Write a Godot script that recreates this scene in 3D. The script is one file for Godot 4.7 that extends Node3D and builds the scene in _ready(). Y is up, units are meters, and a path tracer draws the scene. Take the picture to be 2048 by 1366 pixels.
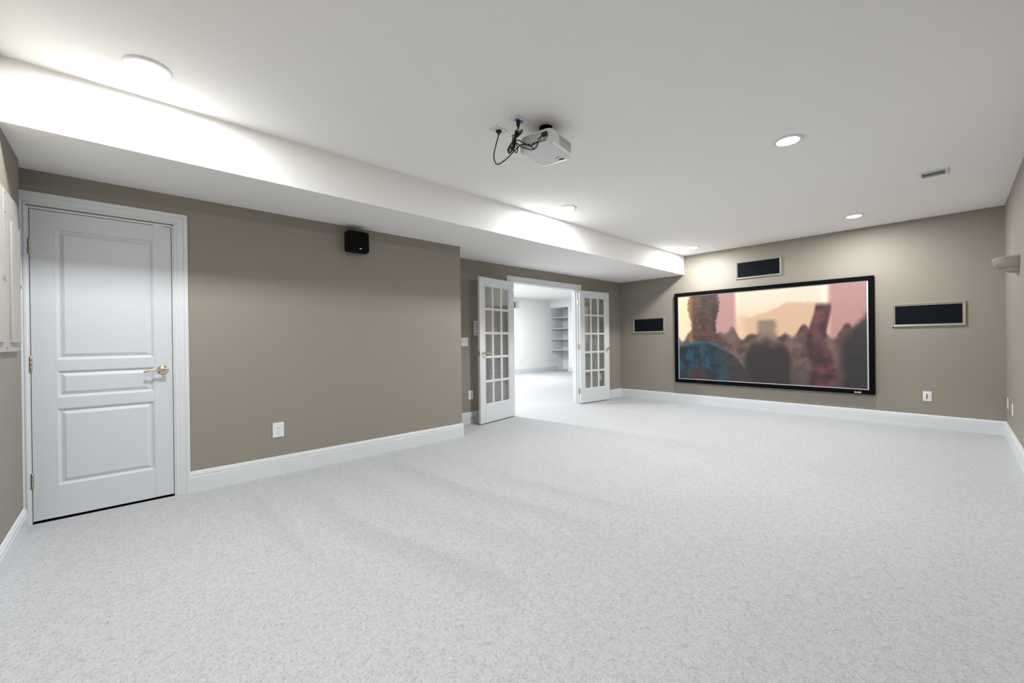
extends Node3D

# ---- room measures in metres: x to the right, y up, z towards the camera; the screen wall is z = 0, the right wall x = 0
const H := 2.6407        # ceiling
const HS := 2.3033       # underside of the boxed soffit
const XS := -3.7203      # face of the soffit
const XA := -4.4987      # wall with the panelled door
const XB := -5.0547      # recessed wall with the glazed doors
const ZA := 4.386        # where the door wall ends
const ZR := 7.8326       # rear wall
const XR := -4.326       # where the rear wall ends
const BH := 0.162        # baseboard height
const XF := -10.98       # far wall of the next room
const ZN := -4.564       # wall with the shelf niche
const HN := 2.675        # ceiling of the next room
const ZE := 5.6          # near end of the next room
const WB := 0.13         # thickness of the recessed wall

var M := {}
var taken := {}


func _ready() -> void:
	camera_and_exposure()
	materials()
	shell()
	next_room()
	trim()
	panel_door()
	glazed_door("left")
	glazed_door("right")
	ceiling_lights()
	screen()
	wall_speakers()
	box_speaker()
	sconce()
	breaker_panels()
	ceiling_vent()
	projector()
	plates()


func camera_and_exposure() -> void:
	var cam := Camera3D.new()
	cam.name = "camera"
	cam.fov = rad_to_deg(2.0 * atan(683.0 / 827.935))
	cam.near = 0.05
	cam.far = 60.0
	var f := Vector3(-0.72930205, -0.00191659, -0.68418919)
	var r := Vector3(0.68415846, -0.01192555, -0.72923589)
	var u := Vector3(0.00676169, 0.99992705, -0.01000858)
	cam.transform = Transform3D(Basis(r, u, -f), Vector3(-0.4126, 1.1556, 7.373))
	add_child(cam)
	cam.current = true
	var we := WorldEnvironment.new()
	we.name = "world_environment"
	var e := Environment.new()
	e.background_mode = Environment.BG_COLOR
	e.background_color = Color(0.10, 0.12, 0.15)
	e.tonemap_mode = Environment.TONE_MAPPER_LINEAR
	e.tonemap_exposure = 1.0
	e.sdfgi_enabled = true
	e.ssao_enabled = true
	e.ssil_enabled = true
	we.environment = e
	add_child(we)


const LAMP_MAIN := 3.45
const LAMP_NEXT := 11.0
const LAMP_TINT := Color(0.988, 0.993, 0.992)


# ------------------------------------------------------------------ naming
func numbered(called: String) -> String:
	var n: int = taken.get(called, 0)
	taken[called] = n + 1
	return called if n == 0 else "%s_%03d" % [called, n]


func tag(o: Node, label: String, category := "", group := "", kind := "") -> Node:
	if label: o.set_meta("label", label)
	if category: o.set_meta("category", category)
	if group: o.set_meta("group", group)
	if kind: o.set_meta("kind", kind)
	return o


func base(called: String, at := Vector3.ZERO, basis := Basis()) -> Node3D:
	var o := Node3D.new()
	o.name = numbered(called)
	o.transform = Transform3D(basis, at)
	add_child(o, true)
	return o


func obj(called: String, st: SurfaceTool, m: Material, parent: Node = null) -> MeshInstance3D:
	var o := MeshInstance3D.new()
	o.mesh = st.commit()
	o.material_override = m
	o.cast_shadow = GeometryInstance3D.SHADOW_CASTING_SETTING_ON
	if parent == null:
		o.name = numbered(called)
		add_child(o, true)
	else:
		o.name = called
		parent.add_child(o, true)
	return o


func struct(called: String, st: SurfaceTool, m: Material, label: String, category: String) -> MeshInstance3D:
	var o := obj(called, st, m)
	tag(o, label, category, "", "structure")
	return o


# ------------------------------------------------------------------ mesh helpers
func mb() -> SurfaceTool:
	var st := SurfaceTool.new()
	st.begin(Mesh.PRIMITIVE_TRIANGLES)
	return st


func face(st: SurfaceTool, pts: Array, want: Vector3) -> void:
	var n := Vector3.ZERO
	for i in pts.size():
		var a: Vector3 = pts[i]
		var b: Vector3 = pts[(i + 1) % pts.size()]
		n += a.cross(b)
	if n.length() < 1e-12: return
	n = n.normalized()
	var p := pts.duplicate()
	if n.dot(want) < 0.0:
		p.reverse()
		n = -n
	for i in range(1, p.size() - 1):
		for k in [0, i + 1, i]:
			st.set_normal(n)
			st.add_vertex(p[k])


func tri_n(st: SurfaceTool, p: Array, ns: Array) -> void:
	var a: Vector3 = p[0]
	var b: Vector3 = p[1]
	var c: Vector3 = p[2]
	var g := (b - a).cross(c - a)
	var avg: Vector3 = ns[0] + ns[1] + ns[2]
	var order := [0, 2, 1] if g.dot(avg) > 0.0 else [0, 1, 2]
	for k in order:
		st.set_normal(ns[k])
		st.add_vertex(p[k])


func quad_n(st: SurfaceTool, p: Array, ns: Array) -> void:
	tri_n(st, [p[0], p[1], p[2]], [ns[0], ns[1], ns[2]])
	tri_n(st, [p[0], p[2], p[3]], [ns[0], ns[2], ns[3]])


func box(st: SurfaceTool, lo: Vector3, hi: Vector3, b := 0.0, xf := Transform3D()) -> void:
	var c := (lo + hi) * 0.5
	var h := ((hi - lo) * 0.5).abs()
	b = minf(b, minf(h.x, minf(h.y, h.z)) * 0.95)
	for a in 3:
		var a1 := (a + 1) % 3
		var a2 := (a + 2) % 3
		for s in [-1.0, 1.0]:
			var pts := []
			for q in [[-1, -1], [1, -1], [1, 1], [-1, 1]]:
				var p := Vector3.ZERO
				p[a] = s * h[a]
				p[a1] = q[0] * (h[a1] - b)
				p[a2] = q[1] * (h[a2] - b)
				pts.append(xf * (c + p))
			var n := Vector3.ZERO
			n[a] = s
			face(st, pts, xf.basis * n)
	if b <= 0.0: return
	for a in 3:
		var a1 := (a + 1) % 3
		var a2 := (a + 2) % 3
		for s1 in [-1.0, 1.0]:
			for s2 in [-1.0, 1.0]:
				var pts := []
				for q in [[-1, 0], [1, 0], [1, 1], [-1, 1]]:
					var p := Vector3.ZERO
					p[a] = q[0] * (h[a] - b)
					p[a1] = s1 * (h[a1] - (b if q[1] == 0 else 0.0))
					p[a2] = s2 * (h[a2] - (0.0 if q[1] == 0 else b))
					pts.append(xf * (c + p))
				var n := Vector3.ZERO
				n[a1] = s1
				n[a2] = s2
				face(st, pts, xf.basis * n)
	for sx in [-1.0, 1.0]:
		for sy in [-1.0, 1.0]:
			for sz in [-1.0, 1.0]:
				var s := Vector3(sx, sy, sz)
				var q := s * (h - Vector3(b, b, b))
				face(st, [xf * (c + q + Vector3(sx * b, 0, 0)), xf * (c + q + Vector3(0, sy * b, 0)), xf * (c + q + Vector3(0, 0, sz * b))], xf.basis * s)


# a closed profile (u along «across», v along «out») drawn from p0 to p1; the k values slant the ends for mitres
func strip(st: SurfaceTool, p0: Vector3, p1: Vector3, across: Vector3, out: Vector3, prof: PackedVector2Array, k0 := Vector2.ZERO, k1 := Vector2.ZERO) -> void:
	var dir := (p1 - p0).normalized()
	var area := 0.0
	for i in prof.size():
		area += prof[i].cross(prof[(i + 1) % prof.size()])
	var sg := signf(area)
	var a := []
	var b := []
	for q in prof:
		var off: Vector3 = across * q.x + out * q.y
		a.append(p0 + off + dir * k0.dot(q))
		b.append(p1 + off + dir * k1.dot(q))
	for i in prof.size():
		var j := (i + 1) % prof.size()
		var e := prof[j] - prof[i]
		face(st, [a[i], b[i], b[j], a[j]], (across * e.y - out * e.x) * sg)
	var t := Geometry2D.triangulate_polygon(prof)
	for i in range(0, t.size(), 3):
		face(st, [a[t[i]], a[t[i + 1]], a[t[i + 2]]], -dir)
		face(st, [b[t[i]], b[t[i + 1]], b[t[i + 2]]], dir)


# profile points (radius, height) turned about y
func lathe(st: SurfaceTool, prof: Array, n := 24, xf := Transform3D(), smooth := true, from := 0.0, to := TAU, squash := Vector2.ONE) -> void:
	var ns := []
	for i in prof.size() - 1:
		var d: Vector2 = prof[i + 1] - prof[i]
		ns.append(Vector2(d.y, -d.x).normalized())
	for i in prof.size() - 1:
		var n0: Vector2 = ns[i]
		var n1: Vector2 = ns[i]
		if smooth and i > 0 and ns[i - 1].dot(ns[i]) > 0.7: n0 = (ns[i - 1] + ns[i]).normalized()
		if smooth and i < ns.size() - 1 and ns[i + 1].dot(ns[i]) > 0.7: n1 = (ns[i + 1] + ns[i]).normalized()
		for k in n:
			var a0 := from + (to - from) * k / n
			var a1 := from + (to - from) * (k + 1) / n
			var P := []
			var N := []
			for q in [[a0, 0], [a1, 0], [a1, 1], [a0, 1]]:
				var r: Vector2 = prof[i + q[1]]
				var m: Vector2 = n0 if q[1] == 0 else n1
				P.append(xf * Vector3(cos(q[0]) * r.x * squash.x, r.y, sin(q[0]) * r.x * squash.y))
				N.append((xf.basis * Vector3(cos(q[0]) * m.x / squash.x, m.y, sin(q[0]) * m.x / squash.y)).normalized())
			if prof[i].x < 1e-6: tri_n(st, [P[0], P[2], P[3]], [N[0], N[2], N[3]])
			elif prof[i + 1].x < 1e-6: tri_n(st, [P[0], P[1], P[2]], [N[0], N[1], N[2]])
			else: quad_n(st, P, N)


func tube(st: SurfaceTool, pts: PackedVector3Array, radii, n := 10) -> void:
	var up := Vector3(0.31, 0.87, 0.38).normalized()
	var rings := []
	for i in pts.size():
		var t := (pts[mini(i + 1, pts.size() - 1)] - pts[maxi(i - 1, 0)]).normalized()
		up = (up - t * up.dot(t)).normalized()
		var side := t.cross(up)
		var r: float = radii if radii is float else radii[i]
		var ring := []
		for k in n:
			var d: Vector3 = up * cos(TAU * k / n) + side * sin(TAU * k / n)
			ring.append([pts[i] + d * r, d])
		rings.append(ring)
	for i in pts.size() - 1:
		for k in n:
			var l := (k + 1) % n
			var q := [rings[i][k], rings[i][l], rings[i + 1][l], rings[i + 1][k]]
			quad_n(st, [q[0][0], q[1][0], q[2][0], q[3][0]], [q[0][1], q[1][1], q[2][1], q[3][1]])
	for e in [0, pts.size() - 1]:
		var c := []
		for k in n: c.append(rings[e][k][0])
		face(st, c, pts[0] - pts[1] if e == 0 else pts[-1] - pts[-2])


func curve(list: Array, step := 0.012) -> PackedVector3Array:
	var c := Curve3D.new()
	c.bake_interval = step
	for i in list.size():
		var p: Vector3 = list[i]
		var a: Vector3 = list[maxi(i - 1, 0)]
		var b: Vector3 = list[mini(i + 1, list.size() - 1)]
		var h := (b - a) / 6.0
		c.add_point(p, -h, h)
	return c.get_baked_points()


# a body of rounded-rectangle outlines stacked in y: each layer is [y, half x, half z, corner radius]
func stack(st: SurfaceTool, layers: Array, seg := 6) -> void:
	var rings := []
	for L in layers:
		var ring := []
		for c in 4:
			var sx := 1.0 if c in [0, 3] else -1.0
			var sz := 1.0 if c in [0, 1] else -1.0
			for k in seg + 1:
				var a: float = (c + float(k) / seg) * PI / 2.0
				ring.append([Vector3(sx * (L[1] - L[3]) + cos(a) * L[3], L[0], sz * (L[2] - L[3]) + sin(a) * L[3]), Vector3(cos(a), 0, sin(a))])
		rings.append(ring)
	var m: int = rings[0].size()
	for i in rings.size() - 1:
		for k in m:
			var l := (k + 1) % m
			var q := [rings[i][k], rings[i][l], rings[i + 1][l], rings[i + 1][k]]
			var rise: float = layers[i + 1][0] - layers[i][0]
			var run: float = layers[i + 1][1] - layers[i][1]
			var N := []
			for v in q: N.append((v[1] * absf(rise) - Vector3(0, run * signf(rise), 0)).normalized())
			quad_n(st, [q[0][0], q[1][0], q[2][0], q[3][0]], N)
	for e in [0, rings.size() - 1]:
		var c := []
		for k in m: c.append(rings[e][k][0])
		face(st, c, Vector3(0, -1 if e == 0 else 1, 0))


# ------------------------------------------------------------------ materials
func lin(r: float, g: float, b: float) -> Color:
	return Color(r, g, b).linear_to_srgb()


func mat(called: String, c: Color, rough := 0.6, metal := 0.0) -> StandardMaterial3D:
	var m := StandardMaterial3D.new()
	m.resource_name = called
	m.albedo_color = c
	m.roughness = rough
	m.metallic = metal
	M[called] = m
	return m


# repeating value noise without a seam: a wrapped grid of random values, smoothly interpolated; values 0 .. 1
func tile_noise(n: int, gx: int, gy: int, sd: int) -> PackedFloat32Array:
	var rng := RandomNumberGenerator.new()
	rng.seed = sd
	var g := PackedFloat32Array()
	for k in gx * gy: g.append(rng.randf())
	var out := PackedFloat32Array()
	out.resize(n * n)
	for y in n:
		var fy := float(y) / n * gy
		var y0 := int(fy)
		var ty := smoothstep(0.0, 1.0, fy - y0)
		var y1 := (y0 + 1) % gy
		for x in n:
			var fx := float(x) / n * gx
			var x0 := int(fx)
			var tx := smoothstep(0.0, 1.0, fx - x0)
			var x1 := (x0 + 1) % gx
			out[y * n + x] = lerpf(lerpf(g[y0 * gx + x0], g[y0 * gx + x1], tx), lerpf(g[y1 * gx + x0], g[y1 * gx + x1], tx), ty)
	return out


func noise_image(n: int, layers: Array, sd: int) -> Image:
	# layers: [cells across, cells down, weight]
	var im := Image.create(n, n, false, Image.FORMAT_RGB8)
	var parts := []
	for k in layers.size(): parts.append(tile_noise(n, layers[k][0], layers[k][1], sd + k))
	for y in n:
		for x in n:
			var v := 0.0
			for k in layers.size(): v += parts[k][y * n + x] * layers[k][2]
			im.set_pixel(x, y, Color(v, v, v))
	return im


func materials() -> void:
	# painted walls: faint roller texture
	var roller := ImageTexture.create_from_image(noise_image(256, [[48, 48, 0.5], [22, 22, 0.5]], 5))
	var wall := mat("taupe_paint", lin(0.287, 0.258, 0.215), 0.62)
	var white := mat("white_wall_paint", lin(0.87, 0.875, 0.875), 0.8)
	var ceil_m := mat("ceiling_paint", lin(0.955, 0.948, 0.928), 0.95)
	for m in [wall, white, ceil_m]:
		m.uv1_triplanar = true
		m.uv1_world_triplanar = true
		m.uv1_scale = Vector3(4, 4, 4)
		m.heightmap_enabled = true
		m.heightmap_texture = roller
		m.heightmap_scale = 0.018
	mat("trim_paint", lin(0.70, 0.725, 0.745), 0.35)
	mat("door_paint", lin(0.65, 0.675, 0.715), 0.38)
	var grain := M.door_paint as StandardMaterial3D
	grain.uv1_triplanar = true
	grain.uv1_scale = Vector3(9, 0.9, 9)
	grain.heightmap_enabled = true
	grain.heightmap_texture = ImageTexture.create_from_image(noise_image(256, [[90, 20, 0.5], [40, 8, 0.5]], 11))
	grain.heightmap_scale = 0.025
	# cut-pile carpet: fine tufts in colour and relief, vacuum lanes come in through the vertex colours
	var pile := noise_image(512, [[205, 205, 0.45], [110, 110, 0.35], [38, 38, 0.20]], 21)
	var tint := Image.create(512, 512, false, Image.FORMAT_RGB8)
	for y in 512:
		for x in 512:
			var v := 0.90 + 0.22 * (pile.get_pixel(x, y).r - 0.5) - 0.06 * smoothstep(0.36, 0.22, pile.get_pixel(x, y).r)
			tint.set_pixel(x, y, Color(v, v, v))
	var carpet := mat("carpet_pile", lin(0.590, 0.600, 0.622), 1.0)
	carpet.albedo_texture = ImageTexture.create_from_image(tint)
	carpet.uv1_triplanar = true
	carpet.uv1_world_triplanar = true
	carpet.uv1_scale = Vector3(1.9, 1.9, 1.9)
	carpet.heightmap_enabled = true
	carpet.heightmap_texture = ImageTexture.create_from_image(pile)
	carpet.heightmap_scale = 0.05
	carpet.vertex_color_use_as_albedo = true
	mat("brass", lin(0.78, 0.69, 0.50), 0.16, 1.0)
	mat("antique_brass", lin(0.52, 0.46, 0.34), 0.3, 1.0)
	mat("chrome", lin(0.72, 0.72, 0.72), 0.2, 1.0)
	mat("black_plastic", lin(0.006, 0.006, 0.007), 0.55)
	mat("black_satin", lin(0.004, 0.004, 0.0045), 0.75)
	mat("black_velvet", lin(0.003, 0.003, 0.004), 0.95)
	mat("grille_cloth", lin(0.005, 0.007, 0.011), 0.8)
	for k in ["black_plastic", "black_satin", "black_velvet", "grille_cloth"]: M[k].metallic_specular = 0.22
	mat("rubber", lin(0.008, 0.008, 0.009), 0.5)
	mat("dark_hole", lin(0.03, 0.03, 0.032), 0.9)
	mat("plate_white", lin(0.78, 0.79, 0.80), 0.35)
	mat("slot_grey", lin(0.10, 0.10, 0.11), 0.6)
	mat("projector_white", lin(0.78, 0.78, 0.80), 0.4)
	mat("projector_grey", lin(0.52, 0.52, 0.53), 0.5)
	mat("grille_grey", lin(0.22, 0.22, 0.22), 0.6)
	mat("duct_grey", lin(0.36, 0.37, 0.37), 0.7)
	mat("panel_enamel", lin(0.40, 0.385, 0.355), 0.45)
	mat("taupe_trim", lin(0.32, 0.285, 0.235), 0.4)
	mat("jack_blue", lin(0.05, 0.16, 0.32), 0.4)
	mat("badge_silver", lin(0.75, 0.75, 0.76), 0.4)
	mat("screen_edge", lin(0.55, 0.57, 0.60), 0.6)
	var glass := mat("pane_glass", Color(0.9, 0.95, 0.95, 0.06), 0.0)
	glass.transparency = BaseMaterial3D.TRANSPARENCY_ALPHA
	glass.metallic_specular = 0.6
	var lens := mat("lamp_lens", Color(1, 1, 1), 0.4)
	lens.emission_enabled = true
	lens.emission = Color(0.985, 0.995, 1.0)
	lens.emission_energy_multiplier = 20.0


# ------------------------------------------------------------------ shell
func carpet_shade(x: float, z: float) -> float:
	# lanes left by the vacuum: short ones along x in the left half, long ones along z in the right half
	var w := sin(x * 1.7 + z * 0.6) * 0.06 + sin(z * 2.3 - x) * 0.05 + sin(x * 5.1 + 1.0) * 0.015
	var left := smoothstep(-1.75, -2.15, x + 0.10 * sin(z * 9.0)) * smoothstep(-4.25, -3.80, x + 0.06 * sin(z * 7.0)) * smoothstep(4.4, 5.0, z) * smoothstep(7.0, 6.5, z)
	var a := (z + w + 0.10 * (x + 3.0)) / 0.40
	var fa: float = a - floor(a)
	var va: float = smoothstep(0.30, 0.38, fa) * (1.0 - smoothstep(0.45, 1.0, fa)) * 1.3
	var ka := 0.6 + 0.4 * sin(floor(a) * 2.4 + x * 1.3)
	var b := (x + w * 0.8 + 0.04 * (z - 4.0)) / 0.43
	var fb: float = b - floor(b)
	var vb := exp(-pow((fb - 0.5) / 0.15, 2.0)) * 1.0 + 0.4 * smoothstep(0.5, 0.9, fb) * smoothstep(1.0, 0.95, fb)
	var kb := clampf(0.45 + 0.55 * sin(floor(b) * 1.9 + z * 1.35 + 0.8), 0.0, 1.0)
	return 1.0 - left * ka * va * 0.07 + (1.0 - left) * (vb * kb * 0.045 - 0.01)


func shell() -> void:
	var st := mb()
	# carpet surface as a fine grid whose vertex colours hold the lanes
	var nx := 150
	var nz := 220
	var x0 := -5.12
	var x1 := 0.15
	var z0 := -0.15
	var z1 := 8.3
	for i in nx:
		for k in nz:
			var P := []
			for q in [[0, 0], [1, 0], [1, 1], [0, 1]]:
				P.append(Vector3(lerpf(x0, x1, float(i + q[0]) / nx), 0, lerpf(z0, z1, float(k + q[1]) / nz)))
			for q in [0, 1, 2, 0, 2, 3]:
				var p: Vector3 = P[q]
				var s := carpet_shade(p.x, p.z)
				st.set_color(Color(s, s, s))
				st.set_normal(Vector3.UP)
				st.add_vertex(p)
	st.set_color(Color(1, 1, 1))
	face(st, [Vector3(x0, -0.12, z0), Vector3(x1, -0.12, z0), Vector3(x1, -0.12, z1), Vector3(x0, -0.12, z1)], Vector3.DOWN)
	face(st, [Vector3(x0, 0, z0), Vector3(x0, 0, z1), Vector3(x0, -0.12, z1), Vector3(x0, -0.12, z0)], Vector3.LEFT)
	face(st, [Vector3(x1, 0, z0), Vector3(x1, 0, z1), Vector3(x1, -0.12, z1), Vector3(x1, -0.12, z0)], Vector3.RIGHT)
	face(st, [Vector3(x0, 0, z0), Vector3(x1, 0, z0), Vector3(x1, -0.12, z0), Vector3(x0, -0.12, z0)], Vector3.FORWARD)
	face(st, [Vector3(x0, 0, z1), Vector3(x1, 0, z1), Vector3(x1, -0.12, z1), Vector3(x0, -0.12, z1)], Vector3.BACK)
	struct("floor", st, M.carpet_pile, "pale grey cut-pile carpet with vacuum lanes across the empty media room", "carpet")

	st = mb()
	box(st, Vector3(-5.3, H, -0.15), Vector3(0.15, H + 0.12, 8.3))
	struct("ceiling", st, M.ceiling_paint, "flat white main ceiling that holds the projector and the recessed lights", "ceiling")
	st = mb()
	box(st, Vector3(-5.3, HS, -0.0), Vector3(XS, H + 0.02, 8.3))
	struct("ceiling_soffit", st, M.ceiling_paint, "white boxed soffit running along the ceiling over both doors", "soffit")

	st = mb()
	box(st, Vector3(-5.3, 0, -0.15), Vector3(0.15, H + 0.02, 0))
	struct("wall_back", st, M.taupe_paint, "taupe end wall behind the projection screen and the three speakers", "wall")
	st = mb()
	box(st, Vector3(0, 0, -0.15), Vector3(0.15, H + 0.02, 8.3))
	struct("wall_right", st, M.taupe_paint, "taupe side wall that carries the bowl sconce", "wall")
	st = mb()
	box(st, Vector3(XR, 0, ZR), Vector3(0.15, H + 0.02, ZR + 0.15))
	struct("wall_rear", st, M.taupe_paint, "taupe wall at the left edge with the two breaker panels", "wall")
	st = mb()
	box(st, Vector3(-4.66, 0, 8.2), Vector3(XR, H + 0.02, 8.3))
	box(st, Vector3(XR, 0, ZR + 0.15), Vector3(XR + 0.1, H + 0.02, 8.3))
	struct("wall_rear_return", st, M.taupe_paint, "short taupe return hidden behind the end of the panel wall", "wall")

	# wall with the panelled door: z 7.09 .. 7.823, y up to 2.062
	st = mb()
	var xi := XA - 0.15
	box(st, Vector3(xi, 0, ZA), Vector3(XA, HS + 0.01, 7.085))
	box(st, Vector3(xi, 2.066, 7.085), Vector3(XA, HS + 0.01, 7.828))
	box(st, Vector3(xi, 0, 7.828), Vector3(XA, HS + 0.01, 8.3))
	struct("wall_left", st, M.taupe_paint, "taupe wall beside the white panelled door with the black box speaker", "wall")
	st = mb()
	box(st, Vector3(XB - WB, 0, ZA), Vector3(xi, HS + 0.01, ZA + 0.12))
	struct("wall_left_return", st, M.taupe_paint, "taupe return where the door wall steps back to the glazed doors", "wall")
	st = mb()
	box(st, Vector3(XB - WB, 0, ZA + 0.12), Vector3(XB - WB + 0.1, HS + 0.01, 8.3))
	struct("wall_closet", st, M.taupe_paint, "wall of the dark closet behind the panelled door", "wall")
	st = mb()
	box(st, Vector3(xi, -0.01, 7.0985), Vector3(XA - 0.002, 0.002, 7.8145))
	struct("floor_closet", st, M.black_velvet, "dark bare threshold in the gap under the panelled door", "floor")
	# recessed wall with the opening: z 1.365 .. 3.045, y up to 2.07
	st = mb()
	var xm := XB - WB + 0.02
	box(st, Vector3(xm, 0, 0), Vector3(XB, HS + 0.01, 1.365))
	box(st, Vector3(xm, 2.07, 1.365), Vector3(XB, HS + 0.01, 3.045))
	box(st, Vector3(xm, 0, 3.045), Vector3(XB, HS + 0.01, ZA + 0.0))
	struct("wall_left_recess", st, M.taupe_paint, "dark taupe recessed wall around the open pair of glazed doors", "wall")


func next_room() -> void:
	var st := mb()
	st.set_color(Color(1, 1, 1))
	box(st, Vector3(XF - 0.3, -0.12, -5.5), Vector3(-5.12, 0, ZE + 0.1))
	struct("floor_next_room", st, M.carpet_pile, "bright carpet of the next room seen through the open glazed doors", "carpet")
	st = mb()
	box(st, Vector3(XF - 0.3, HN, -5.5), Vector3(-5.3, HN + 0.1, ZE + 0.1))
	box(st, Vector3(-5.3, HS + 0.01, -5.5), Vector3(XB - WB + 0.02, HN + 0.1, 0))
	struct("ceiling_next_room", st, M.ceiling_paint, "white ceiling of the next room above the shelf niche", "ceiling")
	# skin of the shared wall on that side
	st = mb()
	var a := XB - WB
	var b := XB - WB + 0.02
	box(st, Vector3(a, 0, ZN), Vector3(b, HN, 1.365))
	box(st, Vector3(a, 2.07, 1.365), Vector3(b, HN, 3.045))
	box(st, Vector3(a, 0, 3.045), Vector3(b, HN, ZA))
	box(st, Vector3(a - 0.02, 0, ZA), Vector3(a, HN, ZE))
	box(st, Vector3(b, 0, ZN), Vector3(b + 0.1, HN, -0.15))
	struct("wall_next_room_near", st, M.white_wall_paint, "white back of the wall between the two rooms", "wall")
	# far wall with the high basement window
	st = mb()
	var wz0 := -2.93
	var wz1 := -1.95
	var wy0 := 2.30
	var wy1 := 2.555
	box(st, Vector3(XF - 0.2, 0, -5.5), Vector3(XF, HN, wz0))
	box(st, Vector3(XF - 0.2, 0, wz0), Vector3(XF, wy0, wz1))
	box(st, Vector3(XF - 0.2, wy1, wz0), Vector3(XF, HN, wz1))
	box(st, Vector3(XF - 0.2, 0, wz1), Vector3(XF, HN, ZE))
	struct("wall_next_room_far", st, M.white_wall_paint, "pale grey far wall of the next room below the small high window", "wall")
	st = mb()
	box(st, Vector3(XF - 0.3, 0, ZE), Vector3(-5.185, HN, ZE + 0.1))
	struct("wall_next_room_end", st, M.white_wall_paint, "pale end wall of the next room out of sight of the doors", "wall")
	# niche wall
	var nx0 := XF
	var nx1 := -10.105
	st = mb()
	box(st, Vector3(nx1, 0, -5.42), Vector3(b + 0.1, HN, ZN))
	box(st, Vector3(nx0, 2.382, -5.32), Vector3(nx1, HN, ZN))
	box(st, Vector3(nx0, 0, -5.42), Vector3(nx1, HN, -5.32))
	struct("wall_next_room_niche", st, M.white_wall_paint, "white wall of the next room with the built-in shelf niche", "wall")
	# shelves
	var ys := [2.02, 1.605, 1.202, 0.79]
	var which := ["topmost white shelf of the niche in the next room", "second white niche shelf from the top in the next room", "third white niche shelf from the top in the next room", "lowest white shelf of the niche in the next room"]
	for i in 4:
		var sh := base("niche_shelf", Vector3(nx0, ys[i], 0))
		tag(sh, which[i], "shelf", "shelves in the niche")
		st = mb()
		box(st, Vector3(0.002, -0.022, -5.318), Vector3(nx1 - nx0 - 0.002, 0, ZN - 0.03), 0.003)
		obj("board", st, M.trim_paint, sh)
		for side in [0.002, nx1 - nx0 - 0.022]:
			st = mb()
			box(st, Vector3(side, -0.092, -5.3), Vector3(side + 0.02, -0.0225, ZN - 0.04), 0.002)
			obj("cleat", st, M.trim_paint, sh)
		st = mb()
		box(st, Vector3(0.022, -0.092, -5.318), Vector3(nx1 - nx0 - 0.022, -0.0225, -5.298), 0.002)
		obj("cleat", st, M.trim_paint, sh)
	# window
	var w := base("window", Vector3(XF - 0.16, wy0, wz0))
	w.name = "window_1"
	tag(w, "small high basement window with dark glass at the edge of the open glazed door", "window", "", "structure")
	st = mb()
	var L := wz1 - wz0
	var T := wy1 - wy0
	box(st, Vector3(-0.03, 0, 0), Vector3(0.03, 0.035, L), 0.003)
	box(st, Vector3(-0.03, T - 0.035, 0), Vector3(0.03, T, L), 0.003)
	box(st, Vector3(-0.03, 0.035, 0), Vector3(0.03, T - 0.035, 0.04), 0.003)
	box(st, Vector3(-0.03, 0.035, L - 0.04), Vector3(0.03, T - 0.035, L), 0.003)
	box(st, Vector3(-0.02, 0.035, L * 0.5 - 0.015), Vector3(0.02, T - 0.035, L * 0.5 + 0.015), 0.003)
	obj("window_frame", st, M.trim_paint, w)
	for k in 2:
		st = mb()
		var g0 := 0.04 if k == 0 else L * 0.5 + 0.015
		var g1 := L * 0.5 - 0.015 if k == 0 else L - 0.04
		box(st, Vector3(-0.004, 0.035, g0), Vector3(0.004, T - 0.035, g1))
		obj("pane", st, M.pane_glass, w)
	st = mb()
	box(st, Vector3(XF - 1.0, 2.2, wz0 - 0.2), Vector3(XF - 0.95, 2.9, wz1 + 0.2))
	box(st, Vector3(XF - 1.0, 2.1, wz0 - 0.2), Vector3(XF - 0.2, 2.2, wz1 + 0.2))
	struct("wall_window_well", st, M.dark_hole, "dark window well outside the high basement window", "wall")


const BASE_PROF := [[0.0, 0.0], [0.0, 0.0155], [0.118, 0.0155], [0.121, 0.0125], [0.124, 0.0125], [0.127, 0.0145], [0.142, 0.0135], [0.145, 0.010], [0.148, 0.0105], [0.156, 0.0085], [0.161, 0.005], [0.162, 0.0]]


func base_run(st: SurfaceTool, p0: Vector3, p1: Vector3, out: Vector3, m0: float, m1: float) -> void:
	var prof := PackedVector2Array()
	for q in BASE_PROF: prof.append(Vector2(q[0], q[1]))
	strip(st, p0, p1, Vector3.UP, out, prof, Vector2(0, m0), Vector2(0, -m1))


func casing_prof(w: float, t: float) -> PackedVector2Array:
	var p := PackedVector2Array()
	for q in [[0.0, 0.0], [0.0, 0.55], [0.06, 0.62], [0.14, 0.62], [0.2, 0.5], [0.26, 0.62], [0.62, 0.8], [0.68, 0.72], [0.74, 0.95], [0.93, 1.0], [1.0, 0.9], [1.0, 0.0]]:
		p.append(Vector2(q[0] * w, q[1] * t))
	return p


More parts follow.
